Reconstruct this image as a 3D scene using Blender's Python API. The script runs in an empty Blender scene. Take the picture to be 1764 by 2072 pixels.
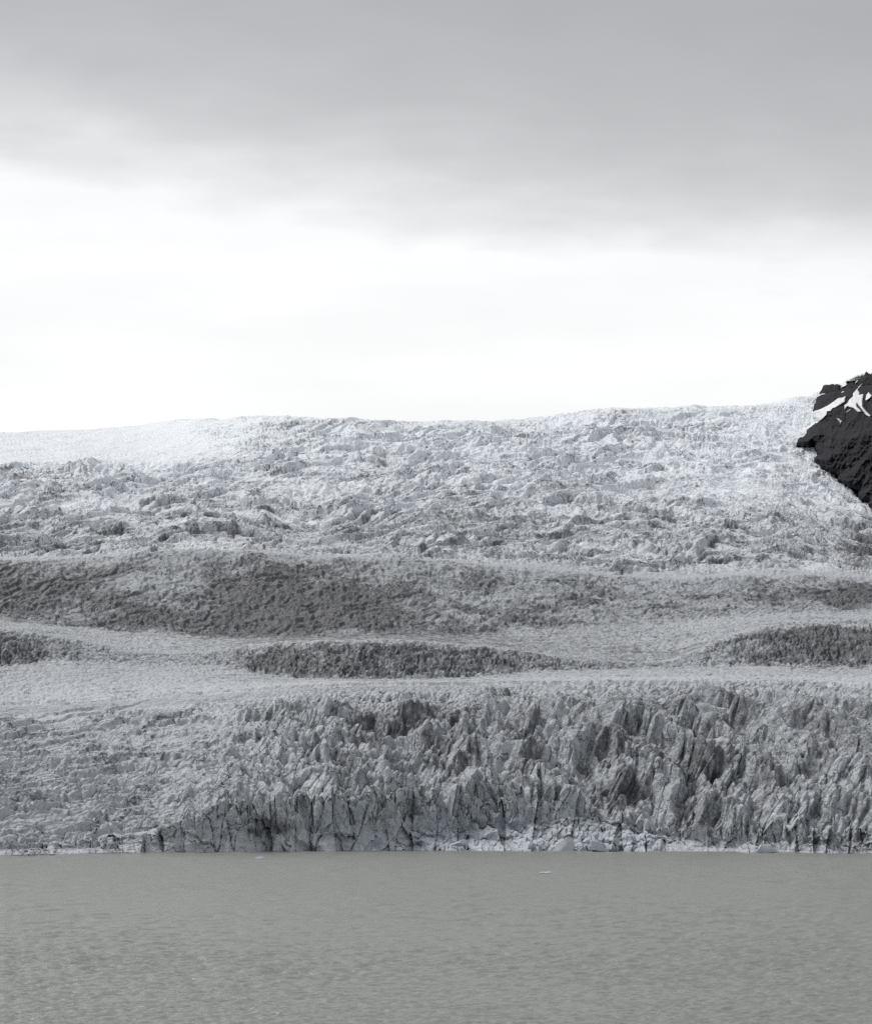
import bpy, math, random
import numpy as np

# ------------------------------------------------------------------ camera, sky, sun, exposure
scene = bpy.context.scene
CAM_H = 30.0           # metres above the lagoon
FPX = 7200.0           # focal length in units of the 1764-wide layout grid
XC, YH = 882.0, 1542.0 # azimuth zero and eye level on that grid

cam_d = bpy.data.cameras.new('camera')
cam = bpy.data.objects.new('camera', cam_d)
scene.collection.objects.link(cam)
cam.location = (0, 0, CAM_H)
cam.rotation_euler = (math.radians(90), 0, 0)
cam_d.sensor_fit = 'HORIZONTAL'
cam_d.sensor_width = 36.0
cam_d.lens = 36.0 * FPX / 1764.0
cam_d.shift_y = (YH - 1036.0) / 1764.0
cam_d.clip_start = 1.0
cam_d.clip_end = 60000.0
scene.camera = cam

SUN_ELEV, SUN_AZ = math.radians(48), math.radians(-38)   # azimuth measured from the view direction, left negative
world = bpy.data.worlds.new('World')
scene.world = world
world.use_nodes = True


def build_sky():
    nt = world.node_tree
    N, L = nt.nodes, nt.links
    N.clear()

    def node(t, **kw):
        n = N.new(t)
        for k, v in kw.items():
            setattr(n, k, v)
        return n

    def math_(op, a, b=None, c=None, clamp=False):
        n = node('ShaderNodeMath', operation=op, use_clamp=clamp)
        for i, v in enumerate((a, b, c)):
            if v is None:
                continue
            if isinstance(v, (int, float)):
                n.inputs[i].default_value = v
            else:
                L.new(v, n.inputs[i])
        return n.outputs[0]

    tc = node('ShaderNodeTexCoord')
    sep = node('ShaderNodeSeparateXYZ')
    L.new(tc.outputs['Generated'], sep.inputs[0])
    az = math_('ARCTAN2', sep.outputs[0], sep.outputs[1])
    el = math_('MULTIPLY', math_('ARCSINE', sep.outputs[2]), 180 / math.pi)
    azd = math_('MULTIPLY', az, 180 / math.pi)

    def noise(sx, sy, detail, seed, rough=0.5):
        cmb = node('ShaderNodeCombineXYZ')
        L.new(math_('MULTIPLY', azd, sx), cmb.inputs[0])
        L.new(math_('MULTIPLY', el, sy), cmb.inputs[1])
        cmb.inputs[2].default_value = seed
        n = node('ShaderNodeTexNoise')
        n.inputs['Scale'].default_value = 1.0
        n.inputs['Detail'].default_value = detail
        n.inputs['Roughness'].default_value = rough
        L.new(cmb.outputs[0], n.inputs['Vector'])
        return n.outputs['Fac']

    n1 = noise(0.05, 0.12, 3, 3.3)
    n2 = noise(0.16, 0.8, 4, 11.7)
    n3 = noise(0.5, 1.2, 4, 5.1)
    # the lower edge of the cloud deck rises and falls round the horizon
    edge = math_('MULTIPLY', math_('SINE', math_('MULTIPLY', az, 3.0)), 2.7)
    lift = math_('ADD', el, edge)
    lift = math_('ADD', lift, math_('MULTIPLY', math_('SUBTRACT', n1, 0.5), 1.0))
    lift = math_('ADD', lift, math_('MULTIPLY', math_('SUBTRACT', n2, 0.5), 2.6))
    lift = math_('ADD', lift, math_('MULTIPLY', math_('SUBTRACT', n3, 0.5), 1.1))
    ramp = node('ShaderNodeMapRange', interpolation_type='LINEAR')
    ramp.inputs['From Min'].default_value = 4.0
    ramp.inputs['From Max'].default_value = 16.0
    L.new(lift, ramp.inputs['Value'])
    cr = node('ShaderNodeValToRGB')
    cr.color_ramp.interpolation = 'B_SPLINE'
    els = cr.color_ramp.elements
    els[0].position = 0.0
    els[0].color = (1.25, 1.25, 1.25, 1)
    els[1].position = 1.0
    els[1].color = (0.42, 0.425, 0.44, 1)
    for p, v in ((0.27, 1.24), (0.35, 1.1), (0.41, 0.86), (0.48, 0.65), (0.56, 0.54), (0.68, 0.455)):
        e = els.new(p)
        e.color = (v, v * 1.004, v * 1.016, 1)
    L.new(ramp.outputs[0], cr.inputs[0])
    # faint wisps over the bright gap and slow tone changes in the deck
    tone = math_('ADD', math_('MULTIPLY', n2, 0.22), 0.89)
    mul = node('ShaderNodeMix', data_type='RGBA', blend_type='MULTIPLY')
    mul.inputs['Factor'].default_value = 1.0
    L.new(cr.outputs['Color'], mul.inputs['A'])
    L.new(tone, mul.inputs['B'])
    sky = node('ShaderNodeTexSky')
    sky.sky_type = 'NISHITA'
    sky.sun_disc = False
    sky.sun_elevation = SUN_ELEV
    sky.sun_rotation = SUN_AZ
    sk = node('ShaderNodeMix', data_type='RGBA', blend_type='MULTIPLY')
    sk.inputs['Factor'].default_value = 1.0
    sk.inputs['B'].default_value = (0.1, 0.1, 0.1, 1)
    L.new(sky.outputs[0], sk.inputs['A'])
    mix = node('ShaderNodeMix', data_type='RGBA')
    mix.inputs['Factor'].default_value = 0.94
    L.new(sk.outputs['Result'], mix.inputs['A'])
    L.new(mul.outputs['Result'], mix.inputs['B'])
    bg = node('ShaderNodeBackground')
    bg.inputs['Strength'].default_value = 1.0
    L.new(mix.outputs['Result'], bg.inputs['Color'])
    out = node('ShaderNodeOutputWorld')
    L.new(bg.outputs[0], out.inputs[0])


build_sky()

sun_d = bpy.data.lights.new('sun', 'SUN')
sun_d.energy = 2.6
sun_d.angle = math.radians(26)
sun_d.color = (1.0, 0.985, 0.965)
sun = bpy.data.objects.new('sun', sun_d)
scene.collection.objects.link(sun)
# light comes from the sky direction (az, elev)
sun.rotation_euler = (math.radians(90) - SUN_ELEV, 0, math.pi - SUN_AZ)

vs = scene.view_settings
vs.view_transform = 'Standard'
vs.look = 'None'
vs.exposure = 0.0
vs.gamma = 1.0
vs.use_curve_mapping = False
scene.cycles.use_denoising = False
scene.cycles.sample_clamp_direct = 1.5
scene.cycles.sample_clamp_indirect = 3.0
scene.cycles.max_bounces = 6
scene.cycles.diffuse_bounces = 2
scene.cycles.caustics_reflective = False
scene.cycles.caustics_refractive = False

# ------------------------------------------------------------------ numpy noise
F = np.float32


def hash2(ix, iy, seed):
    h = (ix.astype(np.uint32) * np.uint32(374761393)) ^ (iy.astype(np.uint32) * np.uint32(668265263)) ^ np.uint32((seed * 2246822519) & 0xffffffff)
    h = (h ^ (h >> np.uint32(13))) * np.uint32(1274126177)
    h = h ^ (h >> np.uint32(16))
    h = h * np.uint32(2654435761)
    return h ^ (h >> np.uint32(15))


def rnd(ix, iy, seed):
    return (hash2(ix, iy, seed) & np.uint32(0xffffff)).astype(F) / F(16777216.0)


def perlin(x, y, seed=0):
    x = np.asarray(x, F); y = np.asarray(y, F)
    x0 = np.floor(x); y0 = np.floor(y)
    fx = x - x0; fy = y - y0
    ix = x0.astype(np.int32); iy = y0.astype(np.int32)
    u = fx * fx * fx * (fx * (fx * 6 - 15) + 10)
    v = fy * fy * fy * (fy * (fy * 6 - 15) + 10)

    def g(dx, dy):
        a = rnd(ix + dx, iy + dy, seed) * F(2 * math.pi)
        return np.cos(a) * (fx - dx) + np.sin(a) * (fy - dy)
    a = g(0, 0); b = g(1, 0); c = g(0, 1); d = g(1, 1)
    return ((a + (b - a) * u) + ((c + (d - c) * u) - (a + (b - a) * u)) * v) * F(1.5)


def fbm(x, y, seed=0, octv=4, gain=0.5, lac=2.03):
    s = 0; a = 1.0; t = 0
    for i in range(octv):
        s = s + a * perlin(x, y, seed + 17 * i)
        t += a
        x = x * lac + 3.1; y = y * lac + 7.7; a *= gain
    return s / t


def ridged(x, y, seed=0, octv=4, gain=0.55, lac=2.1):
    """sharp crests, 0..1"""
    s = 0; a = 1.0; t = 0
    for i in range(octv):
        r = 1.0 - np.abs(perlin(x, y, seed + 31 * i))
        s = s + a * r * r
        t += a
        x = x * lac + 5.3; y = y * lac + 1.9; a *= gain
    return s / t


def worley(x, y, seed=0, jit=0.95):
    """F1, F2, cell value 0..1, cell key, offset from cell centre"""
    x = np.asarray(x, F); y = np.asarray(y, F)
    ix = np.floor(x).astype(np.int32); iy = np.floor(y).astype(np.int32)
    f1 = np.full(x.shape, 9, F); f2 = np.full(x.shape, 9, F)
    key = np.zeros(x.shape, np.uint32)
    ox = np.zeros(x.shape, F); oy = np.zeros(x.shape, F)
    for dx in (-1, 0, 1):
        for dy in (-1, 0, 1):
            h = hash2(ix + dx, iy + dy, seed)
            px = (ix + dx) + 0.5 + jit * ((h & np.uint32(0xffff)).astype(F) / F(65536) - F(0.5))
            py = (iy + dy) + 0.5 + jit * ((h >> np.uint32(16)).astype(F) / F(65536) - F(0.5))
            ax = x - px; ay = y - py
            d = np.sqrt(ax * ax + ay * ay)
            n = d < f1
            f2 = np.where(n, f1, np.minimum(f2, d))
            f1 = np.where(n, d, f1)
            key = np.where(n, h, key)
            ox = np.where(n, ax, ox); oy = np.where(n, ay, oy)
    val = ((key * np.uint32(2654435761)) >> np.uint32(8)).astype(F) / F(16777216.0)
    return f1, f2, val, key, ox, oy


def sstep(a, b, x):
    t = np.clip((x - a) / (b - a), 0, 1)
    return t * t * (3 - 2 * t)


def gsmooth(a, r, axis=0):
    if r <= 0:
        return a
    k = np.exp(-0.5 * (np.arange(-3 * r, 3 * r + 1) / r) ** 2)
    k /= k.sum()
    p = [(0, 0)] * a.ndim
    p[axis] = (3 * r, 3 * r)
    b = np.pad(a, p, mode='edge')
    out = np.zeros_like(a)
    n = a.shape[axis]
    for i, w in enumerate(k):
        sl = [slice(None)] * a.ndim
        sl[axis] = slice(i, i + n)
        out += w * b[tuple(sl)]
    return out


# ------------------------------------------------------------------ helpers for objects
def link(o, parent=None):
    scene.collection.objects.link(o)
    if parent is not None:
        o.parent = parent
    return o


def mesh_from(name, co, quads, mat, parent=None, col=None, smooth=False, tris=None):
    me = bpy.data.meshes.new(name)
    co = np.ascontiguousarray(co, F)
    nq = len(quads) if quads is not None else 0
    ntr = len(tris) if tris is not None else 0
    me.vertices.add(len(co))
    me.vertices.foreach_set('co', co.ravel())
    loops = []
    starts = []
    if nq:
        loops.append(np.asarray(quads, np.int32).ravel())
        starts.append(np.arange(0, nq * 4, 4, dtype=np.int32))
    if ntr:
        loops.append(np.asarray(tris, np.int32).ravel())
        starts.append(nq * 4 + np.arange(0, ntr * 3, 3, dtype=np.int32))
    lp = np.concatenate(loops)
    me.loops.add(len(lp))
    me.loops.foreach_set('vertex_index', lp)
    me.polygons.add(nq + ntr)
    me.polygons.foreach_set('loop_start', np.concatenate(starts))
    if smooth:
        me.polygons.foreach_set('use_smooth', np.ones(nq + ntr, bool))
    else:
        me.polygons.foreach_set('use_smooth', np.zeros(nq + ntr, bool))
    me.update(calc_edges=True)
    if col is not None:
        at = me.attributes.new('surface_colour', 'FLOAT_COLOR', 'POINT')
        c4 = np.ones((len(co), 4), F)
        c4[:, :col.shape[1]] = col
        at.data.foreach_set('color', c4.ravel())
    me.materials.append(mat)
    return link(bpy.data.objects.new(name, me), parent)


def sub_mesh(name, co, quads, sel, mat, parent, col=None):
    q = quads[sel]
    u, inv = np.unique(q.ravel(), return_inverse=True)
    return mesh_from(name, co[u], inv.reshape(-1, 4), mat, parent, None if col is None else col[u])


def setp(o, **kw):
    for k, v in kw.items():
        o[k] = v
    return o


# ------------------------------------------------------------------ materials
def new_mat(name):
    m = bpy.data.materials.new(name)
    m.use_nodes = True
    nt = m.node_tree
    b = nt.nodes['Principled BSDF']
    return m, nt, b


def ice_material(name, fine=2.2, bump=0.5, attr=True, colour=(0.6, 0.62, 0.65), rough=0.65, grit=0.35):
    m, nt, b = new_mat(name)
    N, L = nt.nodes, nt.links
    geo = N.new('ShaderNodeNewGeometry')
    n1 = N.new('ShaderNodeTexNoise')
    n1.inputs['Scale'].default_value = fine
    n1.inputs['Detail'].default_value = 5
    n1.inputs['Roughness'].default_value = 0.7
    L.new(geo.outputs['Position'], n1.inputs['Vector'])
    mr = N.new('ShaderNodeMapRange')
    mr.inputs['From Min'].default_value = 0.3
    mr.inputs['From Max'].default_value = 0.7
    mr.inputs['To Min'].default_value = 1.0 - grit
    mr.inputs['To Max'].default_value = 1.0 + grit * 0.45
    L.new(n1.outputs['Fac'], mr.inputs['Value'])
    mul = N.new('ShaderNodeMix')
    mul.data_type = 'RGBA'
    mul.blend_type = 'MULTIPLY'
    mul.inputs['Factor'].default_value = 1.0
    if attr:
        at = N.new('ShaderNodeAttribute')
        at.attribute_name = 'surface_colour'
        L.new(at.outputs['Color'], mul.inputs['A'])
    else:
        mul.inputs['A'].default_value = (*colour, 1)
    L.new(mr.outputs[0], mul.inputs['B'])
    L.new(mul.outputs['Result'], b.inputs['Base Color'])
    b.inputs['Roughness'].default_value = rough
    b.inputs['Specular IOR Level'].default_value = 0.25
    bp = N.new('ShaderNodeBump')
    bp.inputs['Strength'].default_value = bump
    bp.inputs['Distance'].default_value = 0.5
    L.new(n1.outputs['Fac'], bp.inputs['Height'])
    L.new(bp.outputs[0], b.inputs['Normal'])
    return m


def rock_material():
    m, nt, b = new_mat('basalt')
    N, L = nt.nodes, nt.links
    geo = N.new('ShaderNodeNewGeometry')
    mp = N.new('ShaderNodeMapping')
    mp.inputs['Scale'].default_value = (0.07, 0.07, 0.13)
    mp.inputs['Rotation'].default_value = (0.0, 0.25, 0.1)
    L.new(geo.outputs['Position'], mp.inputs['Vector'])
    n1 = N.new('ShaderNodeTexNoise')
    n1.inputs['Scale'].default_value = 1.0
    n1.inputs['Detail'].default_value = 9
    n1.inputs['Roughness'].default_value = 0.65
    L.new(mp.outputs[0], n1.inputs['Vector'])
    cr = N.new('ShaderNodeValToRGB')
    cr.color_ramp.elements[0].position = 0.3
    cr.color_ramp.elements[0].color = (0.013, 0.0135, 0.018, 1)
    cr.color_ramp.elements[1].position = 0.75
    cr.color_ramp.elements[1].color = (0.033, 0.033, 0.039, 1)
    L.new(n1.outputs['Fac'], cr.inputs[0])
    L.new(cr.outputs[0], b.inputs['Base Color'])
    b.inputs['Roughness'].default_value = 0.9
    b.inputs['Specular IOR Level'].default_value = 0.1
    bp = N.new('ShaderNodeBump')
    bp.inputs['Strength'].default_value = 0.6
    bp.inputs['Distance'].default_value = 3.0
    L.new(n1.outputs['Fac'], bp.inputs['Height'])
    L.new(bp.outputs[0], b.inputs['Normal'])
    return m


def water_material():
    m, nt, b = new_mat('glacial_water')
    N, L = nt.nodes, nt.links
    geo = N.new('ShaderNodeNewGeometry')

    def noise(scale, detail, rough=0.55, dist=0.0):
        mp = N.new('ShaderNodeMapping')
        mp.inputs['Scale'].default_value = scale
        mp.inputs['Rotation'].default_value = (0, 0, 0.12)
        L.new(geo.outputs['Position'], mp.inputs['Vector'])
        n = N.new('ShaderNodeTexNoise')
        n.inputs['Scale'].default_value = 1.0
        n.inputs['Detail'].default_value = detail
        n.inputs['Roughness'].default_value = rough
        n.inputs['Distortion'].default_value = dist
        L.new(mp.outputs[0], n.inputs['Vector'])
        return n.outputs['Fac']
    chop = noise((0.55, 0.75, 0.5), 4, 0.6, 0.4)
    swell = noise((0.12, 0.28, 0.2), 2)
    gust = noise((0.004, 0.012, 0.01), 3)
    ad = N.new('ShaderNodeMath'); ad.operation = 'MULTIPLY_ADD'
    L.new(swell, ad.inputs[0]); ad.inputs[1].default_value = 0.6
    L.new(chop, ad.inputs[2])
    bp = N.new('ShaderNodeBump')
    bp.inputs['Distance'].default_value = 0.5
    st = N.new('ShaderNodeMapRange')
    st.inputs['From Min'].default_value = 0.3
    st.inputs['From Max'].default_value = 0.7
    st.inputs['To Min'].default_value = 0.45
    st.inputs['To Max'].default_value = 0.8
    L.new(gust, st.inputs['Value'])
    L.new(st.outputs[0], bp.inputs['Strength'])
    L.new(ad.outputs[0], bp.inputs['Height'])
    L.new(bp.outputs[0], b.inputs['Normal'])
    b.inputs['Base Color'].default_value = (0.225, 0.236, 0.21, 1)
    b.inputs['Roughness'].default_value = 0.26
    b.inputs['IOR'].default_value = 1.33
    return m


def glacier_material():
    """clean ice colour and ash cover come from the mesh; blotches, fracture lines and grain are laid in 3D"""
    m, nt, b = new_mat('glacier_ice')
    N, L = nt.nodes, nt.links
    geo = N.new('ShaderNodeNewGeometry')

    def mth(op, a, b_=None, clamp=False):
        n = N.new('ShaderNodeMath'); n.operation = op; n.use_clamp = clamp
        for i, v in enumerate((a, b_)):
            if v is None:
                continue
            if isinstance(v, (int, float)):
                n.inputs[i].default_value = v
            else:
                L.new(v, n.inputs[i])
        return n.outputs[0]

    def noise(scale, detail, rough, vec_scale=(1, 1, 1), off=0.0):
        mp = N.new('ShaderNodeMapping')
        mp.inputs['Scale'].default_value = vec_scale
        mp.inputs['Location'].default_value = (off, off * 0.7, off * 0.3)
        L.new(geo.outputs['Position'], mp.inputs['Vector'])
        n = N.new('ShaderNodeTexNoise')
        n.inputs['Scale'].default_value = scale
        n.inputs['Detail'].default_value = detail
        n.inputs['Roughness'].default_value = rough
        L.new(mp.outputs[0], n.inputs['Vector'])
        return n

    def mrange(v, a, b_, c=0.0, d=1.0, smooth=True):
        n = N.new('ShaderNodeMapRange')
        n.interpolation_type = 'SMOOTHSTEP' if smooth else 'LINEAR'
        n.inputs['From Min'].default_value = a; n.inputs['From Max'].default_value = b_
        n.inputs['To Min'].default_value = c; n.inputs['To Max'].default_value = d
        L.new(v, n.inputs['Value'])
        return n.outputs[0]

    at = N.new('ShaderNodeAttribute'); at.attribute_name = 'surface_colour'
    cover = at.outputs['Alpha']
    n_blot = noise(0.22, 6, 0.68, (1, 0.5, 1))
    n_streak = noise(0.5, 4, 0.6, (1.0, 0.5, 0.22), 31.0)
    n_fine = noise(0.75, 5, 0.7, (1, 0.6, 1), 7.0)
    n_patch = noise(0.045, 3, 0.55, (1, 0.4, 1), 19.0)
    # ash blotches: the more cover, the lower the threshold
    n_spk = noise(0.9, 4, 0.75, (1, 0.5, 1), 53.0)
    v = mth('ADD', mth('MULTIPLY', n_blot.outputs['Fac'], 0.36), mth('MULTIPLY', n_streak.outputs['Fac'], 0.42))
    v = mth('ADD', v, mth('MULTIPLY', n_spk.outputs['Fac'], 0.22))
    thr = mth('SUBTRACT', 0.78, mth('MULTIPLY', cover, 0.55))
    ash = mrange(mth('SUBTRACT', v, thr), -0.09, 0.11)
    # thin fractures: ash, plus the shade of cracks painted into the colour
    n_c1 = noise(0.085, 4, 0.55, (1, 0.35, 0.8), 71.0)
    n_c2 = noise(0.16, 3, 0.55, (1.15, 0.35, 0.6), 91.0)
    l1 = mrange(mth('ABSOLUTE', mth('SUBTRACT', n_c1.outputs['Fac'], 0.5)), 0.018, 0.004)
    l2 = mrange(mth('ABSOLUTE', mth('SUBTRACT', n_c2.outputs['Fac'], 0.5)), 0.022, 0.004)
    line = mth('MAXIMUM', mth('MULTIPLY', l1, mrange(n_patch.outputs['Fac'], 0.40, 0.56)),
               mth('MULTIPLY', l2, mrange(n_patch.outputs['Fac'], 0.60, 0.46)))
    line = mth('MULTIPLY', line, mrange(cover, 0.05, 0.3))
    ash = mth('MAXIMUM', ash, mth('MULTIPLY', line, 0.9))
    # grain
    g = mrange(n_fine.outputs['Fac'], 0.3, 0.7, 0.82, 1.12, False)
    mul = N.new('ShaderNodeMix'); mul.data_type = 'RGBA'; mul.blend_type = 'MULTIPLY'
    mul.inputs['Factor'].default_value = 1.0
    L.new(at.outputs['Color'], mul.inputs['A']); L.new(g, mul.inputs['B'])
    mx = N.new('ShaderNodeMix'); mx.data_type = 'RGBA'
    L.new(mth('MULTIPLY', ash, 0.9), mx.inputs['Factor'])
    L.new(mul.outputs['Result'], mx.inputs['A'])
    ac = N.new('ShaderNodeMix'); ac.data_type = 'RGBA'
    L.new(mrange(n_spk.outputs['Fac'], 0.32, 0.66), ac.inputs['Factor'])
    ac.inputs['A'].default_value = (0.026, 0.026, 0.031, 1)
    ac.inputs['B'].default_value = (0.11, 0.112, 0.122, 1)
    L.new(ac.outputs['Result'], mx.inputs['B'])
    L.new(mx.outputs['Result'], b.inputs['Base Color'])
    b.inputs['Roughness'].default_value = 0.6
    b.inputs['Specular IOR Level'].default_value = 0.25
    vwarp = N.new('ShaderNodeVectorMath'); vwarp.operation = 'MULTIPLY_ADD'
    L.new(n_blot.outputs['Color'], vwarp.inputs[0])
    vwarp.inputs[1].default_value = (5, 6, 5)
    L.new(geo.outputs['Position'], vwarp.inputs[2])
    vmap = N.new('ShaderNodeMapping'); vmap.inputs['Scale'].default_value = (0.42, 0.2, 0.34)
    L.new(vwarp.outputs[0], vmap.inputs['Vector'])
    vor = N.new('ShaderNodeTexVoronoi'); vor.feature = 'F1'
    vor.inputs['Scale'].default_value = 1.0
    L.new(vmap.outputs[0], vor.inputs['Vector'])
    hsum = mth('ADD', n_fine.outputs['Fac'], mth('MULTIPLY', n_blot.outputs['Fac'], 1.6))
    hsum = mth('SUBTRACT', hsum, mth('MULTIPLY', vor.outputs['Distance'], 1.1))
    bp = N.new('ShaderNodeBump')
    bp.inputs['Strength'].default_value = 0.8
    bp.inputs['Distance'].default_value = 1.0
    L.new(hsum, bp.inputs['Height'])
    L.new(bp.outputs[0], b.inputs['Normal'])
    return m


M_ICE = glacier_material()
M_SNOW = ice_material('patch_snow', attr=False, colour=(0.78, 0.79, 0.8), fine=0.3, bump=0.25, grit=0.12)
M_FLOE = ice_material('floe_ice', attr=False, colour=(0.68, 0.71, 0.74), fine=2.0, bump=0.3, grit=0.15)
M_BLOCK = ice_material('calved_ice', attr=False, colour=(0.5, 0.54, 0.59), fine=1.2, bump=0.5, grit=0.25)
M_ROCK = rock_material()
M_WATER = water_material()

# ------------------------------------------------------------------ lagoon
def build_lagoon():
    yv = np.concatenate([np.arange(1709, 2085, 0.76), np.array([2150, 2300, 2600, 3200, 4500, 8000, 20000.])])
    Dv = CAM_H * FPX / (yv - YH)
    xv = np.concatenate([[-6000, -2500, -1200], np.linspace(-250, 2014, 470), [3000, 4300, 7800]])
    wx = (xv[None, :] - XC) / FPX * Dv[:, None]
    wy = np.repeat(Dv[:, None], len(xv), 1)
    z = np.zeros_like(wx, F)
    rx, ry = wx * 0.99 + wy * 0.12, wy * 0.99 - wx * 0.12
    gust = 0.75 + 0.5 * fbm(rx / 90, ry / 220, 20, 3)
    for lx, ly, a, sd_ in ((2.0, 1.9, 0.20, 21), (3.4, 3.0, 0.25, 22), (6.0, 5.2, 0.3, 23), (11.0, 9.5, 0.4, 24), (20.0, 19.0, 0.55, 25), (36.0, 34.0, 0.7, 26)):
        dstep = Dv ** 2 / (CAM_H * FPX) * 0.76
        keep = np.clip((ly / dstep - 1.4) / 1.6, 0, 1) * np.clip((3.2 * dstep / ly) ** 1.5, 0, 1)
        z += a * keep[:, None].astype(F) * (0.78 - 3.1 * np.abs(perlin(rx / lx, ry / ly, sd_)))
    z *= gust * np.clip((1230 - wy) / 60, 0.15, 1)
    co_ = np.stack([wx, wy, z], -1).reshape(-1, 3)
    m_, n_ = wx.shape
    ix_ = np.arange(m_ * n_).reshape(m_, n_)
    q_ = np.stack([ix_[1:, :-1], ix_[1:, 1:], ix_[:-1, 1:], ix_[:-1, :-1]], -1).reshape(-1, 4)
    return mesh_from('lagoon_water', co_, q_, M_WATER, None, None, True)


water = build_lagoon()
setp(water, kind='structure')

# ------------------------------------------------------------------ glacier: base surface
xs = np.concatenate([np.linspace(-420, -44, 30, endpoint=False),
                     np.linspace(-44, 1808, 1000),
                     np.linspace(1814, 2190, 30)]).astype(np.float64)
NX = len(xs)


def curve(pts, smooth=10):
    p = np.array(pts, float)
    return gsmooth(np.interp(xs, p[:, 0], p[:, 1]), smooth)


def icurve(a, b):
    return gsmooth(np.interp(xs, a, b), 36)


# shore and cliff
y_water = curve([(-400, 1745), (0, 1733), (150, 1730), (300, 1727), (500, 1724), (900, 1721), (1200, 1723), (1500, 1725), (1764, 1728), (2200, 1735)], 6)
D_front = CAM_H * FPX / (y_water - YH)
h_apron = curve([(-400, 3), (500, 2), (640, 3), (720, 8), (800, 16), (880, 26), (960, 22), (1020, 18), (1060, 30), (1140, 52), (1200, 62), (1260, 50), (1320, 22), (1400, 10), (1560, 6), (1620, 4), (2200, 4)], 5)
d_apron = curve([(-400, 0.2), (640, 0.3), (760, 3), (900, 14), (1000, 15), (1180, 16), (1350, 10), (1550, 4), (1650, 1.5), (2200, 1)], 8)
y_cliff = curve([(-400, 1712), (0, 1712), (150, 1706), (250, 1700), (330, 1680), (400, 1645), (450, 1630), (600, 1622), (750, 1618), (900, 1622), (1050, 1628), (1150, 1632), (1250, 1648), (1350, 1672), (1450, 1676), (1530, 1676), (1600, 1668), (1764, 1672), (2200, 1680)], 8)
# pointed slabs along the cliff's rim
rng = random.Random(5)
edge = -420.0
rim = np.zeros(NX)
groove = np.zeros(NX)
slab = np.zeros(NX)
k = 0
while edge < 2200:
    w = rng.uniform(26, 74)
    u = (xs - edge) / w
    ins = (u >= 0) & (u < 1)
    pk = rng.uniform(0.3, 0.7)
    tri = np.where(u < pk, u / pk, (1 - u) / (1 - pk))
    p = rng.uniform(0.45, 0.9)
    hgt = rng.uniform(8, 26)
    rim[ins] = hgt * np.clip(tri[ins], 0, 1) ** p
    groove[ins] = np.minimum(u[ins], 1 - u[ins]) * w
    slab[ins] = rng.random()
    edge += w
    k += 1
rim_w = np.interp(xs, [0, 280, 380, 1150, 1350, 1550, 1764], [0.15, 0.3, 1, 1, 0.8, 0.5, 0.4])
y_cliff = y_cliff - gsmooth(rim * rim_w, 1)
y_apron = np.maximum(y_water - h_apron, y_cliff + 6)

y_mid = curve([(-400, 1560), (0, 1555), (300, 1540), (500, 1515), (700, 1500), (900, 1490), (1200, 1505), (1500, 1520), (1764, 1520), (2200, 1520)], 20)
y_crest = curve([(-400, 1432), (0, 1424), (200, 1414), (450, 1396), (600, 1384), (700, 1378), (900, 1376), (1000, 1375), (1300, 1372), (1550, 1372), (1764, 1378), (2200, 1380)], 14)
y_hb = curve([(-400, 1345), (0, 1345), (150, 1335), (260, 1342), (400, 1345), (480, 1352), (540, 1367), (600, 1373), (750, 1374), (900, 1373), (1000, 1366), (1100, 1357), (1250, 1352), (1380, 1349), (1500, 1346), (1600, 1347), (1764, 1349), (2200, 1350)], 8)
y_hc = curve([(-400, 1262), (0, 1268), (60, 1276), (120, 1286), (200, 1302), (260, 1318), (340, 1322), (420, 1318), (470, 1309), (520, 1300), (600, 1294), (700, 1291), (800, 1291), (900, 1296), (1000, 1306), (1100, 1321), (1200, 1336), (1300, 1344), (1360, 1336), (1420, 1308), (1480, 1282), (1540, 1264), (1620, 1254), (1700, 1250), (1764, 1247), (2200, 1240)], 8)
y_bb = curve([(-400, 1245), (0, 1250), (150, 1266), (300, 1279), (450, 1288), (600, 1288), (800, 1284), (1000, 1281), (1150, 1268), (1300, 1252), (1420, 1244), (1550, 1238), (1764, 1236), (2200, 1230)], 14)
y_bt = curve([(-400, 1136), (0, 1134), (150, 1130), (300, 1121), (400, 1116), (500, 1118), (650, 1126), (800, 1131), (950, 1141), (1080, 1151), (1200, 1164), (1330, 1176), (1450, 1172), (1600, 1168), (1764, 1172), (2200, 1175)], 14)
y_bench = y_bt - curve([(-400, 10), (300, 9), (700, 10), (1000, 14), (1300, 26), (1764, 26), (2200, 26)], 14)
y_if1 = curve([(-400, 1035), (0, 1040), (400, 1040), (800, 1020), (1200, 1010), (1500, 1020), (1764, 1060), (2200, 1060)], 30)
y_if2 = curve([(-400, 946), (0, 943), (150, 938), (260, 937), (340, 940), (430, 932), (600, 925), (900, 918), (1200, 912), (1500, 920), (1764, 950), (2200, 960)], 14)
y_top = curve([(-400, 872), (0, 872), (120, 868), (250, 862), (320, 851), (380, 844), (420, 845), (450, 848), (520, 842), (600, 842), (680, 846), (760, 851), (850, 854), (960, 853), (1030, 851), (1080, 846), (1130, 838), (1190, 829), (1240, 824), (1320, 823), (1400, 823), (1480, 821), (1540, 817), (1600, 807), (1650, 795), (1700, 782), (1764, 770), (2200, 760)], 3)

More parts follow.
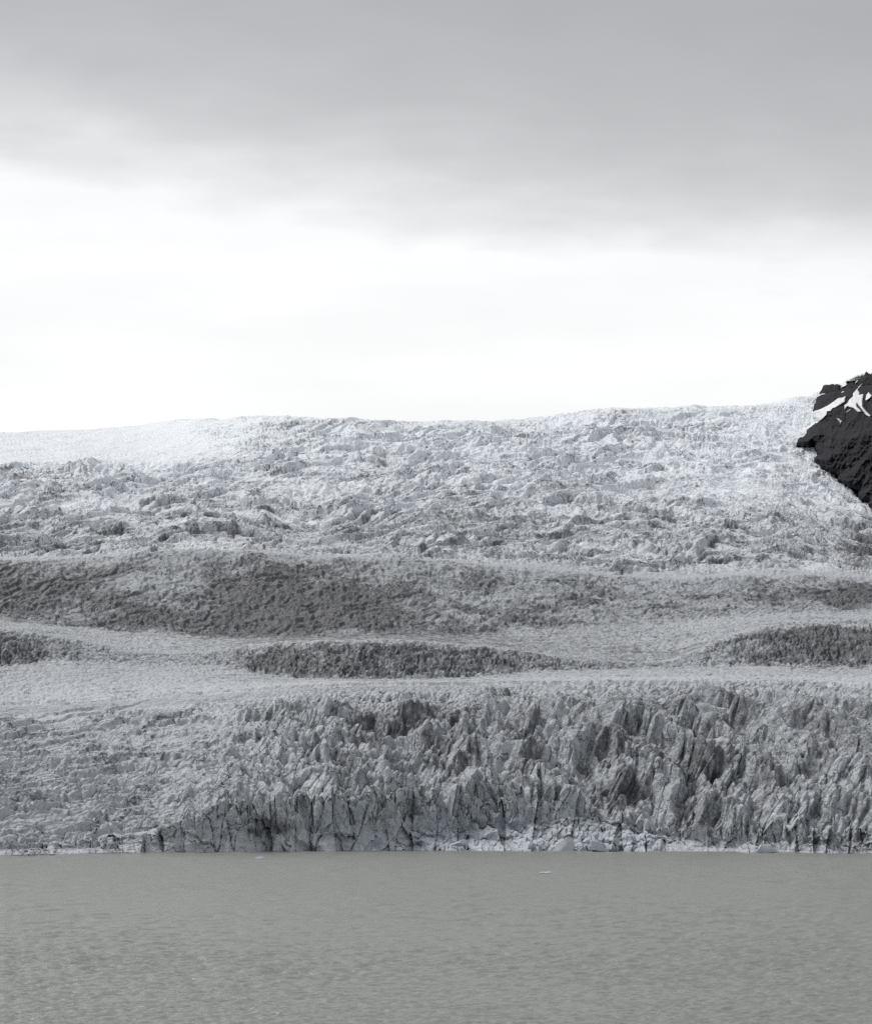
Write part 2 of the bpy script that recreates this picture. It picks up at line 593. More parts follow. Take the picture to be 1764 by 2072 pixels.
lines = []   # (y, D)
D0 = D_front
lines.append((y_water + 12, D0 - 1))                      # 0 below the water
lines.append((y_water, D0))                               # 1
Dap = D0 + d_apron
lines.append((y_apron, Dap))                              # 2
Dcl = Dap + np.clip((y_apron - y_cliff) * 0.12, 2, 14) + icurve([0, 300, 420, 1764], [14, 12, 0, 6])
lines.append((y_cliff, Dcl))                              # 3
Dmid = gsmooth(Dcl, 50) + icurve([-400, 0, 300, 700, 1764], [110, 110, 110, 95, 100])
lines.append((y_mid, Dmid))                               # 4
Dcr = Dmid + icurve([-400, 300, 700, 1764, 2200], [130, 125, 105, 110, 110])
lines.append((y_crest, Dcr))                              # 5
lines.append((y_crest + curve([(-400, 0), (300, 0), (600, 3), (1200, 4), (1764, 5), (2200, 5)], 10), Dcr + 16))  # 6 dip
D7 = Dcr + icurve([-400, 0, 400, 700, 1300, 1764], [140, 140, 125, 45, 90, 95])
lines.append((y_hb, D7))                                  # 7
hump = np.clip(y_hb - y_hc, 0, 200)
D8 = D7 + 14 + hump * 0.55
lines.append((y_hc, D8))                                  # 8
lines.append((y_hc + np.clip(hump * 0.1 - 1, 0, 6), D8 + 18))   # 9
D10 = np.maximum(D8 + 50, icurve([0, 600, 1300, 1764], [1700, 1690, 1700, 1690]))
y_bb = np.minimum(y_bb, y_hc - 3)
lines.append((y_bb, D10))                                 # 10
D11 = D10 + icurve([0, 900, 1764], [150, 160, 130])
lines.append((y_bt, D11))                                 # 11
D12 = D11 + 60
lines.append((y_bench, D12))                              # 12
D13 = D12 + 170
lines.append((y_if1, D13))                                # 13
D14 = D13 + 200
lines.append((y_if2, D14))                                # 14
D15 = D14 + icurve([-400, 0, 260, 460, 700, 1764], [900, 900, 750, 300, 210, 240])
lines.append((y_top, D15))                                # 15
lines.append((y_top + 22, D15 + 220))                     # 16 far side

counts = [3, 26, 92, 190, 190, 6, 50, 70, 6, 50, 126, 18, 134, 122, 104, 6]
rows_y, rows_D, seg, frac = [], [], [], []
for i, n in enumerate(counts):
    (ya, Da), (yb, Db) = lines[i], lines[i + 1]
    for j in range(n):
        t = j / n
        rows_y.append(ya + (yb - ya) * t); rows_D.append(Da + (Db - Da) * t)
        seg.append(i); frac.append(t)
rows_y.append(lines[-1][0]); rows_D.append(lines[-1][1]); seg.append(len(counts) - 1); frac.append(1.0)
BY = np.array(rows_y); BD = np.array(rows_D)
seg = np.array(seg); frac = np.array(frac)
# soften the folds of the base except at the shore and the cliff
r0 = int(np.searchsorted(seg, 4))
BY[r0:] = gsmooth(BY[r0:], 4); BD[r0:] = gsmooth(BD[r0:], 4)
BY[:, :] = BY
NY = len(BY)
X2 = np.repeat(xs[None, :], NY, 0).astype(F)
# running surface coordinate along each column, in layout units
dy = np.diff(BY, axis=0); dD = np.diff(BD, axis=0) * FPX / BD[1:]
Q = np.zeros_like(BY)
Q[1:] = np.cumsum(np.sqrt(dy ** 2 + (0.42 * dD) ** 2), axis=0)
Q = gsmooth(Q, 60, 1).astype(F)
BYf = BY.astype(F)

LEAN = np.zeros((NY, NX), F)    # sideways lean per unit of height
UP = np.zeros((NY, NX), F)      # upward displacement, layout units
FW = np.zeros((NY, NX), F)      # towards the lagoon, metres
COL = np.zeros((NY, NX, 3), F)
KEY = np.zeros((NY, NX), np.uint32)
DIRT = np.zeros((NY, NX), F)    # 0 clean .. 1 ash covered, some painted crevice shade included
BLUE = np.zeros((NY, NX), F)
ALB = np.full((NY, NX), 0.5, F)


def rows(a, b, pad=0):
    """row slice from line a to line b"""
    s = int(np.searchsorted(seg, a)) - pad
    e = int(np.searchsorted(seg, b)) + pad
    return slice(max(s, 0), min(e, NY))


def seracs(x, q, L, asp, seed, sharp=1.0, warp=0.35):
    wx = fbm(x / (L * 1.7), q / (L * 1.7), seed + 5, 2) * L * warp * 2
    wq = fbm(x / (L * 1.7) + 40, q / (L * 1.7), seed + 6, 2) * L * warp * 2
    f1, f2, val, key, ox, oy = worley((x + wx) / L, (q + wq) / (L * asp), seed)
    crack = sstep(0.0, 0.34, f2 - f1)
    dome = np.clip(1 - f1 * 1.05, 0, 1) ** sharp
    tilt = ox * (val - 0.5) * 0.9
    return (0.35 + 0.65 * val) * (0.5 * crack + 0.75 * dome + tilt * crack), crack, val, key


def wedge(cell, theta, steep=1.3, end=0.7, gw=0.075, gd=0.7, step=0.6, spread=0.7):
    """faceted roof-shaped block per cell, in units of cell size; theta = direction across its ridge"""
    f1, f2, val, key, dx, dq = cell
    r2 = ((key >> np.uint32(5)) & np.uint32(1023)).astype(F) / F(1023)
    r3 = ((key >> np.uint32(17)) & np.uint32(1023)).astype(F) / F(1023)
    th = theta + (r2 - 0.5) * spread * 2
    c, s_ = np.cos(th), np.sin(th)
    t = dx * c + dq * s_ + (r3 - 0.5) * 0.35
    n = -dx * s_ + dq * c
    roof = np.minimum(-steep * t * (0.6 + 0.8 * r3), steep * t * (1.4 - 0.8 * r3))
    h = step * val + 0.45 + roof - end * n * n * 1.6 + (r2 - 0.5) * 0.5 * n
    return h - gd * np.exp(-(f2 - f1) / gw)


def stairs(ph, rise=0.36, top=0.86):
    """terrace profile over one period of ph: steep face, long tread; returned without its mean slope"""
    f = ph - np.floor(ph)
    S = np.where(f < rise, top * sstep(0, rise, f), top + (1 - top) * (f - rise) / (1 - rise))
    return S - f


def polar_cells(x, q, L0, k, q0, seed, warp=0.25):
    """cells whose size shrinks smoothly along q (conformal map, so they stay equant)"""
    Lq = L0 * np.exp(-k * (q - q0))
    wx = fbm(x / 48, q / 48, seed + 5, 3) * Lq * warp * 2
    wq = fbm(x / 48 + 40, q / 48, seed + 6, 3) * Lq * warp * 2
    xx, qq = x + wx, q + wq
    e = np.exp(k * (qq - q0)) / (k * L0)
    a = k * xx
    ca, sa = np.cos(a), np.sin(a)
    f1, f2, val, key, ox, oy = worley(e * ca, e * sa, seed)
    return (f1, f2, val, key, oy * ca - ox * sa, ox * ca + oy * sa), Lq


def lin_cells(u, v, Lu, Lv, seed, wob=0.25, ws=1.6):
    wu = fbm(u / (Lu * ws), v / (Lv * ws), seed + 5, 3) * Lu * wob * 2
    wv_ = fbm(u / (Lu * ws) + 40, v / (Lv * ws), seed + 6, 3) * Lv * wob * 2
    return worley((u + wu) / Lu, (v + wv_) / Lv, seed)


def crest_lines(x, y, jig):
    """long ice ridges: steep fluted face towards the lagoon, long back slope; returns relief in layout units"""
    raw = [
        (46, [(520, 450), (580, 420), (640, 405), (720, 430), (800, 465), (880, 515), (950, 560), (1020, 610)]),
        (50, [(660, 345), (700, 320), (760, 300), (830, 310), (880, 355), (950, 390), (1010, 430), (1080, 470), (1150, 480), (1200, 545)]),
        (44, [(880, 310), (960, 300), (1050, 310), (1110, 345), (1190, 445), (1260, 500), (1330, 545), (1400, 600)]),
        (36, [(660, 270), (720, 245), (780, 225), (830, 250), (900, 285)]),
        (40, [(940, 285), (1000, 258), (1060, 235), (1150, 250), (1250, 290), (1330, 330), (1400, 380)]),
        (38, [(1260, 330), (1330, 360), (1400, 400), (1480, 440), (1600, 480), (1700, 530), (1790, 575)]),
        (30, [(1150, 175), (1220, 160), (1300, 170), (1400, 200), (1480, 250), (1560, 290)]),
        (34, [(1390, 300), (1500, 290), (1600, 340), (1680, 400), (1790, 450)]),
        (38, [(130, 560), (180, 540), (260, 500), (330, 490), (400, 540), (470, 580), (560, 610)]),
        (34, [(350, 350), (430, 320), (480, 360), (520, 400), (560, 430)]),
        (32, [(570, 335), (620, 315), (660, 350), (710, 385)]),
        (30, [(1290, 670), (1400, 645), (1550, 640), (1700, 650), (1790, 675)]),
        (34, [(60, 490), (150, 440), (230, 470), (300, 430), (370, 335)]),
        (26, [(1420, 485), (1560, 470), (1640, 500), (1790, 580)]),
        (32, [(1060, 655), (1130, 640), (1200, 680), (1270, 705)]),
        (34, [(690, 580), (760, 535), (810, 525), (860, 560), (920, 610), (980, 660)]),
        (28, [(1500, 190), (1600, 200), (1700, 235), (1790, 280)]),
        (30, [(480, 250), (540, 225), (600, 240), (650, 275)]),
        (30, [(200, 300), (270, 265), (340, 270), (400, 300)]),
    ]
    out = np.zeros_like(x)
    for amp, pts in raw:
        p = [(872.9 + cx * 0.5052, 1296.2 + cy * 0.5052 + amp * 0.55) for cx, cy in pts]
        xs_ = [a for a, _ in p]; ys_ = [b_ for _, b_ in p]
        m = (x > min(xs_) - 60) & (x < max(xs_) + 60) & (y > min(ys_) - 110) & (y < max(ys_) + 50)
        if not m.any():
            continue
        px, py, jj = x[m], y[m], jig[m]
        best = np.full(px.shape, 1e9, F); sgn = np.zeros(px.shape, F); tt_ = np.zeros(px.shape, F)
        n = len(p)
        for i in range(n - 1):
            (ax, ay), (bx, by) = p[i], p[i + 1]
            ex, ey = bx - ax, by - ay
            t = np.clip(((px - ax) * ex + (py - ay) * ey) / (ex * ex + ey * ey), 0, 1)
            dx_, dy_ = px - ax - t * ex, py - ay - t * ey
            d = np.hypot(dx_, dy_)
            nb = d < best
            best = np.where(nb, d, best)
            sgn = np.where(nb, np.sign(ex * dy_ - ey * dx_), sgn)
            tt_ = np.where(nb, (i + t) / (n - 1), tt_)
        d = best * sgn + jj
        ends = sstep(0, 0.14, tt_) * (1 - sstep(0.86, 1.0, tt_))
        prof = np.where(d > 0, 1 - 0.78 * sstep(0, 11, d) - 0.22 * sstep(8, 40, d), 1 - sstep(0, 78, -d) ** 0.85)
        out[m] = np.maximum(out[m], amp * (0.25 + 0.75 * ends) * np.clip(prof, 0, 1))
    return out


# ---- lower tongue: lines 3..5 -------------------------------------------------
R = rows(2, 6)
x, q, yb = X2[R], Q[R], BYf[R]
cw = sstep(2.0, 3.05, (seg[R] + frac[R])[:, None]).astype(F) * np.ones_like(x)     # fades out down the cliff
fade_top = sstep(0, 60, yb - y_crest[None, :]).astype(F)
big = sstep(1500, 1660, yb)                   # size grows towards the shore
small = 1 - sstep(1430, 1540, yb)
left = 1 - sstep(330, 620, x + fbm(x / 90, q / 90, 77, 2) * 80)
right = sstep(1040, 1260, x + (yb - 1500) * -0.35 + fbm(x / 120, q / 120, 78, 2) * 90)
midw = np.clip(1 - left - right, 0, 1)
q0 = 60.0
kk = math.log(4.6) / 560.0
cellA, LA = polar_cells(x, q, 46.0, kk, q0, 101)
cellB, LB = polar_cells(x + 13, q, 19.0, kk, q0, 202)
cellE, LE = polar_cells(x / 1.7, q, 27.0, kk, q0, 103)
cellG, LG = polar_cells(x / 1.7, q, 12.0, kk, q0, 104)
kA, vB = cellA[3], cellB[2]
thM = 0.15 + 0.5 * fbm(x / 160, q / 160, 91, 2)           # upright peaks
thL = 1.35 + 0.3 * fbm(x / 160, q / 160, 92, 2)           # flat lying bumps
hMid = LA * 0.72 * wedge(cellA, thM, 1.3, 0.8, 0.09, 1.6) + LB * 0.34 * wedge(cellB, thM, 1.2, 0.8, 0.12, 1.8)
tiltE = 0.75 * cellE[2] - 1.0 * cellE[5] + 0.5 * cellE[4] * (cellE[2] - 0.5) - 1.3 * np.exp(-(cellE[1] - cellE[0]) / 0.07)
tiltG = 0.7 * cellG[2] - 0.9 * cellG[5] - 1.2 * np.exp(-(cellG[1] - cellG[0]) / 0.1)
hLeft = LE * 0.46 * tiltE + LG * 0.4 * tiltG
# long diagonal ridges on the right, cut by leaning ribs
ct = x * 0.69 + q * 0.73
al = x * 0.73 - q * 0.69
bend = fbm(x / 150, q / 150, 40, 3) * 55
rc = x * 0.92 - q * 0.39 + 0.35 * bend
ra = x * 0.39 + q * 0.92
scl = 0.62 + 0.38 * sstep(1400, 1560, yb)
cellR = lin_cells(rc / scl, ra / scl, 30, 62, 141, 0.3)
cellS = lin_cells(rc / scl, ra / scl, 12.5, 30, 142, 0.3)
sp1 = ridged(rc / 46 + fbm(x / 60, q / 60, 146, 2) * 0.4, ra / 150, 143, 1)
sp2 = ridged(rc / 19 + fbm(x / 30, q / 30, 147, 2) * 0.4, ra / 90, 144, 2, 0.5)
spur = 20 * (sp1 - 0.6) + 11 * (sp2 - 0.6)
ph1 = (ct + bend + spur) / 104
ph2 = (ct * 0.96 + al * 0.22 + 0.7 * bend + 0.6 * spur) / 47
a1 = 0.55 + 0.75 * sstep(-0.3, 0.3, fbm(x / 140, q / 140, 148, 2))
hRidge = crest_lines(x, yb, spur * 0.55) * (0.45 + 0.55 * sstep(10, 90, yb - y_crest[None, :]))
hR = 1.5 * hRidge - 18 + 22 * a1 * stairs(ph1, 0.2, 0.8) * (0.2 + 0.8 * fade_top) + 16 * (1.3 - 0.6 * a1) * stairs(ph2, 0.2, 0.8) \
    + (9 * wedge(cellR, 0.1, 1.3, 0.5, 0.08, 2.0, 0.6) + 4.5 * wedge(cellS, 0.1, 1.3, 0.5, 0.12, 1.8, 0.5)) * scl
gul = ridged((x + 0.25 * q) / 120 + fbm(x / 160, q / 160, 48, 2) * 0.6, q / 260, 49, 2, 0.5)
spm = ridged((x + 0.3 * q) / 40 + fbm(x / 60, q / 60, 151, 2) * 0.5, q / 150, 152, 2, 0.5)
phm = (q + 0.18 * x + fbm(x / 120, q / 120, 153, 3) * 70 + 46 * (spm - 0.6)) / 105
hMid = 0.7 * hMid + 1.15 * hRidge - 6 + (gul - 0.6) * 52 * fade_top + 50 * stairs(phm, 0.18, 0.8) * (0.15 + 0.85 * fade_top)
hLeft = hLeft + fbm(x / 150, q / 60, 50, 3) * 13 + 19 * stairs((q + fbm(x / 110, q / 70, 154, 3) * 60 + 10 * fbm(x / 18, q / 18, 155, 2)) / 50, 0.2, 0.8)
shade_rel = 0.5 + 0.5 * sstep(-0.25, 0.2, fbm(x / 130, q / 110, 52, 3))
top_soft = 0.35 + 0.65 * sstep(0, 45, yb - y_crest[None, :]) + 0.3 * sstep(700, 1300, x) * (1 - sstep(0, 45, yb - y_crest[None, :]))
UP[R] += cw * ((left * hLeft * shade_rel + midw * hMid * (0.45 + 0.55 * shade_rel) + right * hR) * top_soft - 8)
LEAN[R] = cw * (0.22 * right + 0.04 * midw + 0.85 * fbm(x / 80, q / 80, 95, 3) * (1 - left))
KEY[R] = np.where(right > 0.5, cellR[3], np.where(left > 0.5, cellE[3], kA))
d_patch = fbm(x / 85, q / 75, 62, 4)
deep_dark = np.exp(-((x - 860) / 190) ** 2 - ((yb - 1500) / 60) ** 2) * 0.12 + np.exp(-((x - 1350) / 200) ** 2 - ((yb - 1560) / 60) ** 2) * 0.12  # ash plus the shade of deeper relief, both put into the colour
DIRT[R] = np.clip(0.40 + 0.36 * d_patch + deep_dark - 0.10 * left + 0.04 * right - 0.12 * (1 - fade_top), 0, 0.8)
ALB[R] = 0.54 + 0.06 * fbm(x / 24, q / 24, 66, 3) + 0.08 * (1 - sstep(0, 60, yb - y_crest[None, :])) + 0.06 * (vB - 0.5) + 0.06 * (cellA[2] - 0.5)

# ---- cliff and its apron: lines 1..3 -----------------------------------------
R = rows(0, 3, 4)
x, q, yb = X2[R], Q[R], BYf[R]
t23 = (seg[R] + frac[R])[:, None] * np.ones_like(x)
wc = 1 - sstep(3.0, 3.2, t23)
gr = np.clip(groove[None, :] / 4.0, 0, 1) ** 0.6
cl = lin_cells(x, yb, 42, 170, 71, 0.3)
c2 = lin_cells(x, yb, 21, 34, 76, 0.35)
facets = (cl[2] - 0.5) * 5 + cl[4] * (cl[2] - 0.5) * 11 - 2.2 * np.exp(-(cl[1] - cl[0]) / 0.035) * sstep(-0.2, 0.2, fbm(x / 60, yb / 40, 79, 2))
facets = facets + (c2[2] - 0.5) * 1.6 + c2[4] * (c2[2] - 0.5) * 4 
rough = fbm(x / 14, yb / 18, 74, 3)
conch = np.abs(fbm(x / 80, yb / 55, 75, 2))
FW[R] += (wc * (gr * 2.0 * sstep(2.3, 3.0, t23) + slab[None, :] * 3 * sstep(2.2, 3.0, t23) + facets + rough * 0.9 - conch * 6)).astype(F)
apr = sstep(8, 26, h_apron)[None, :] * (t23 < 2.25)
aR = lin_cells(x, yb * 1.0 + q * 0.3, 38, 17, 81, 0.4)
sR = 0.4 + 0.5 * wedge(aR, 0.6, 0.9, 0.5, 0.06, 0.15, 0.9, 1.2)
sS, cS, vS, kS = seracs(x, yb * 1.0 + q * 0.3, 11, 0.8, 82, 1.0)
UP[R] += apr * wc * sstep(1.0, 1.3, t23) * ((sR - 0.4) * 8 + (sS - 0.4) * 1.5)
FW[R] += apr * wc * ((sR - 0.4) * 4 + (sS - 0.4) * 2)
#strk = sstep(0.05, 0.32, fbm(x / 9, yb / 110, 84, 3) + 0.6 * fbm(x / 70, yb / 50, 85, 3) - 0.16)
spot = 1.7 * np.exp(-((x - 545) / 70) ** 2 - ((yb - 1672) / 26) ** 2) + 0.8 * np.exp(-((x - 855) / 60) ** 2 - ((yb - 1640) / 20) ** 2) + 0.5 * np.exp(-((x - 1000) / 300) ** 2 - ((yb - 1640) / 16) ** 2)
#strk2 = sstep(-0.12, 0.22, fbm(x / 6.5, yb / 70, 86, 4) - 0.45 + 0.75 * spot)
cdirt = np.clip(0.03 + np.interp(x, [0, 300, 420, 1260, 1400, 1764], [0.28, 0.25, 0, 0, 0.28, 0.3]).astype(F) + 0.24 * fbm(x / 50, yb / 40, 85, 3) + 0.42 * spot, 0, 0.85) * (1 - 0.9 * apr)
blend = (1 - sstep(2.5, 3.1, t23)) * np.interp(x, [0, 330, 430, 1300, 1450, 1764], [0.2, 0.25, 1, 1, 0.5, 0.4]).astype(F)
DIRT[R] = DIRT[R] * (1 - blend) + cdirt * blend
bl = sstep(-0.1, 0.35, fbm(x / 90, yb / 50, 87, 3) + 0.25 * sstep(560, 760, x) * (1 - sstep(1250, 1500, x)))
BLUE[R] = bl * blend * (1 - cdirt)
ALB[R] = ALB[R] * (1 - blend) + (0.56 + 0.06 * fbm(x / 20, yb / 12, 88, 4) + 0.02 * apr) * blend
KEY[R] = np.where(t23 < 3.0, (np.cumsum(np.abs(np.diff(slab, prepend=slab[0])) > 1e-6)[None, :] + 1).astype(np.uint32) * np.ones_like(KEY[R]), KEY[R])

# ---- flats, humps and basin: lines 5..10 -------------------------------------
R = rows(5, 10, 24)
x, q, yb = X2[R], Q[R], BYf[R]
s_ = (seg[R] + frac[R])[:, None] * np.ones_like(x)
mild = sstep(4.85, 5.1, s_)
sC, cC, vC, kC = seracs(x, q, 9, 0.7, 401, 1.0)
qf = q + 16 * fbm(x / 220, q / 60, 421, 2)
lin = ridged(x / 110 + fbm(x / 60, q / 20, 402, 2) * 0.5, qf / 7, 403, 3, 0.6)
cr_f = lin_cells(x, qf, 46, 7.5, 422, 0.3)
lin = lin - 1.1 * np.exp(-(cr_f[1] - cr_f[0]) / 0.10)
dstr = ridged(x / 240 + fbm(x / 90, q / 30, 423, 2) * 0.6, qf / 9, 424, 3, 0.6)
rougher = sstep(0.0, 0.4, fbm(x / 140, q / 45, 404, 3) + 0.25 * (1 - sstep(100, 420, x)) * sstep(1335, 1365, yb) * (1 - sstep(1385, 1400, yb)))
UP[R] += mild * (sC * 1.8 * (0.15 + 0.85 * rougher) + (lin - 0.4) * 3.8 + fbm(x / 5, q / 3, 405, 2) * 0.4)
hx = np.interp(xs, [-400, 0, 120, 250, 400, 470, 560, 980, 1160, 1300, 1380, 1480, 1600], [1, 0.95, 0.75, 0.3, 0.35, 0.7, 1, 0.9, 0.7, 0.45, 0.45, 0.75, 1]).astype(F)[None, :]
hw = sstep(6.85, 7.15, s_) * (1 - 0.75 * sstep(7.7, 8.0, s_)) * (1 - sstep(8.0, 8.3, s_)) * hx
sF, cF, vF, kF = seracs(x, q, 13.5, 1.15, 411, 1.0, 0.3)
sG, cG, vG, kG = seracs(x, q, 7.0, 1.3, 412, 1.0, 0.3)
fin = ridged(x / 8 + fbm(x / 30, q / 30, 413, 2) * 0.8, q / 40, 414, 3, 0.55)
cH = lin_cells(x, q, 14, 24, 411, 0.75, 1.3)
cI = lin_cells(x, q, 7, 13, 412, 0.3)
UP[R] += hw * (5.4 * (0.5 + sstep(-0.3, 0.3, fbm(x / 45, q / 45, 416, 2))) * wedge(cH, 0.1, 1.3, 0.5, 0.12, 1.4, 0.8, 0.8) + 0.8 * wedge(cI, 0.0, 1.3, 0.7, 0.1, 0.6) - 6 + 11 * stairs((q + fbm(x / 50, q / 40, 415, 4) * 60) / 46, 0.2, 0.8))
ALB[R] = 0.48 + 0.04 * fbm(x / 60, q / 12, 406, 4) + 0.11 * fbm(x / 280 + q / 400, qf / 7, 428, 4) + 0.10 * sstep(5.0, 5.6, s_) * (1 - sstep(6.0, 6.7, s_))
flat_d = sstep(0.05, 0.5, fbm(x / 170, q / 40, 407, 4) + 0.22 * sstep(8.2, 9.0, s_) - 0.1) * 0.5
flat_d = np.maximum(flat_d, sstep(8.3, 9.3, s_) * 0.3 * sstep(780, 1050, x) * (1 - sstep(1250, 1500, x)) * 1.6)
flat_d = np.maximum(flat_d, sstep(7.0, 7.4, s_) * 0.62 * np.interp(x, [900, 1050, 1300, 1480, 1560], [0, 0.8, 1, 0.8, 0]).astype(F) * sstep(-0.5, 0.3, fbm(x / 120, q / 26, 426, 3)) * (1 - sstep(9.3, 9.9, s_)))
hn = 0.3 * fbm(x / 40, q / 14, 417, 4)
hd = sstep(6.55, 7.2, s_ + hn) * (1 - sstep(7.75, 8.1, s_ + hn * 0.6)) * hx
flat_d = np.maximum(flat_d, sstep(7.9, 8.3, s_) * np.interp(x, [0, 150, 330, 500, 900, 1100, 1250, 1764], [0.30, 0.15, 0.35, 0.72, 0.75, 0.6, 0.25, 0.2]).astype(F) * (0.8 + 0.5 * fbm(x / 90, q / 16, 427, 3)))
flat_d = np.maximum(flat_d, sstep(0.5, 0.9, dstr) * sstep(-0.35, 0.2, fbm(x / 200, q / 60, 425, 3)) * 0.6)
DIRT[R] = np.maximum(np.clip(flat_d * 0.95, 0, 0.72) * mild, hd * np.clip(0.70 + 0.1 * (cH[2] - 0.5) + 0.4 * fbm(x / 50, q / 30, 409, 4), 0.1, 0.92))

# ---- dark band: lines 10..11 ---------------------------------------------------
R = rows(9, 12, 0)
x, q, yb = X2[R], Q[R], BYf[R]
s_ = (seg[R] + frac[R])[:, None] * np.ones_like(x)
bw = sstep(9.7, 10.15, s_) * (1 - 0.75 * sstep(10.93, 11.2, s_))
sF, cF, vF, kF = seracs(x, q, 12.5, 1.0, 501, 1.0, 0.35)
sG, cG, vG, kG = seracs(x, q, 6.5, 1.2, 502, 1.0, 0.35)
fin = ridged(x / 9 + fbm(x / 30, q / 30, 503, 3), q / 30, 504, 3, 0.55)
lump = fbm(x / 110, q / 80, 505, 4)
cH = lin_cells(x, q, 15, 17, 511, 0.75, 1.3)
cI = lin_cells(x, q, 9, 8, 512, 0.35)
bam = 0.25 + sstep(-0.3, 0.35, fbm(x / 60, q / 40, 513, 3)) * 0.9
UP[R] += bw * bam * (2.6 * wedge(cH, 0.3, 1.1, 0.5, 0.12, 1.3, 0.8, 1.2) + 0.5 * wedge(cI, 0.7, 1.2, 0.7, 0.1, 0.9, 0.6, 1.3)) + bw * (lump * 15 - 4 + 13 * stairs((q + fbm(x / 80, q / 60, 514, 4) * 130 + 12 * fbm(x / 20, q / 20, 515, 2)) / 52, 0.25, 0.8))
pat = fbm(x / 120 + q / 260, q / 70, 506, 5)
core = np.exp(-((x - 560 - (yb - 1180) * 0.9) / 190) ** 2 - ((yb - 1205) / 60) ** 2) * 0.55 \
    + np.exp(-((x - 120) / 200) ** 2 - ((yb - 1200) / 42) ** 2) * 0.5 + np.exp(-((x - 480) / 330) ** 2 - ((yb - 1255) / 26) ** 2) * 0.4 \
    - np.exp(-((x - 290) / 110) ** 2 - ((yb - 1180) / 28) ** 2) * 0.5 + np.exp(-((x - 1120) / 170) ** 2 - ((yb - 1215) / 40) ** 2) * 0.12 \
    + np.exp(-((x - 1730) / 130) ** 2 - ((yb - 1205) / 36) ** 2) * 0.45
foot = 0.16 * (1 - sstep(4, 34, y_bb[None, :] - yb)) * (1 - sstep(900, 1250, x))
pat = pat + 0.4 * fbm(x / 170 + q / 300, (q + 0.15 * x) / 12, 516, 4)
bwd = sstep(9.6, 10.3, s_ + 0.3 * fbm(x / 45, q / 14, 517, 4)) * (1 - 0.8 * sstep(10.8, 11.25, s_ + 0.35 * fbm(x / 60, q / 16, 518, 4)))
bd = np.clip(foot + 0.45 + 0.55 * pat + core * 0.9 - 0.03 * sstep(600, 900, x) - 0.15 * (1 - sstep(0, 26, yb - y_bt[None, :])), 0.0, 0.96)
DIRT[R] = DIRT[R] * (1 - bwd) + bd * bwd
ALB[R] = ALB[R] * (1 - bw) + (0.42 + 0.06 * fbm(x / 30, q / 20, 508, 3)) * bw
BLUE[R] = np.maximum(BLUE[R], bw * sstep(0.0, 0.4, fbm(x / 60, q / 40, 509, 3)) * 0.5)

# ---- icefall: lines 11..15 ------------------------------------------------------
R = rows(11, 16, 2)
x, q, yb = X2[R], Q[R], BYf[R]
s_ = (seg[R] + frac[R])[:, None] * np.ones_like(x)
iw = sstep(11.0, 12.1, s_)
snow = np.clip(sstep(13.95, 14.1, s_) * (1 - sstep(330, 560, x - (yb - 900) * 0.8)), 0, 1)
snow2 = np.exp(-((x - 1480 - (yb - 980) * 0.6) / 150) ** 2 - ((yb - 985) / 42) ** 2) + 0.8 * np.exp(-((x - 1600) / 110) ** 2 - ((yb - 880) / 60) ** 2) + sstep(14.8, 15.0, s_)
smooth_s = np.clip(snow + snow2 * 0.85 + sstep(0.0, 0.4, fbm(x / 210 + q / 300, (q + 0.25 * x) / 42, 601, 4)) * 0.75, 0, 1)
roughw = (1 - 0.78 * smooth_s) * (1 - 0.6 * snow) * (1 - 0.55 * sstep(14.45, 14.95, s_))
flow = fbm(x / 260, q / 160, 602, 2)
qq = q + flow * 110 + x * 0.10 * np.sin(x / 300)
wx = fbm(x / 50, q / 30, 603, 3) * 22
wq = fbm(x / 50 + 9, q / 30, 604, 3) * 14
f1, f2, val, key, ox, oy = worley((x + wx) / 78, (qq + wq) / 25, 605)
thI = 1.25 + 0.5 * fbm(x / 120, q / 90, 621, 2)
blk = 0.9 * val - 1.15 * oy + 0.5 * ox * (val - 0.5) * 2 - 0.7 * np.exp(-(f2 - f1) / 0.045)
gc = lin_cells(x + wx * 0.6, qq + wq * 0.6, 26, 12, 606, 0.2)
blk2 = 0.8 * gc[2] - 0.8 * gc[5] + 0.8 * gc[4] * (gc[2] - 0.5) * 2 - 0.8 * np.exp(-(gc[1] - gc[0]) / 0.06)
hc_ = lin_cells(x, q, 9, 6.5, 616, 0.3)
blk3 = wedge(hc_, thI - 0.6, 1.1, 0.6, 0.09, 0.7, 0.9, 1.4)
rub = sstep(-0.15, 0.3, fbm(x / 75, q / 60, 617, 3))
crv = lin_cells(x + wx, qq + wq, 95, 10, 631, 0.3)
ledge = ridged(x / 120 + fbm(x / 80, q / 40, 608, 2) * 0.5, (qq + wq) / 15, 609, 3, 0.5)
broad = fbm(x / 170, q / 110, 610, 4)
UP[R] += iw * (roughw * (blk * (5 + 9 * sstep(-0.3, 0.3, fbm(x / 120, q / 90, 622, 2))) + blk2 * (3 + 4.5 * rub) + blk3 * 1.2 * rub - 8) + (ledge - 0.55) * (4.5 + 2 * smooth_s) * (1 - 0.6 * snow)
    - 4.6 * np.exp(-(crv[1] - crv[0]) / 0.09) * sstep(-0.2, 0.25, fbm(x / 110, q / 80, 632, 2)) * (1 - 0.5 * snow)
    + 13 * stairs((qq + wq + fbm(x / 200, q / 130, 633, 3) * 120) / 120, 0.22, 0.8) * (1 - 0.7 * snow) + broad * 17 * (1 - 0.6 * snow) * (1 - 0.7 * sstep(14.5, 15.0, s_)))
IK = np.zeros_like(KEY); IK[R] = key
up_t = 1 - sstep(900, 1130, yb)
pat = fbm(x / 90, q / 55, 612, 4)
lane = fbm(x / 260 + q / 500, (qq + 0.5 * wq) / 15, 641, 4)
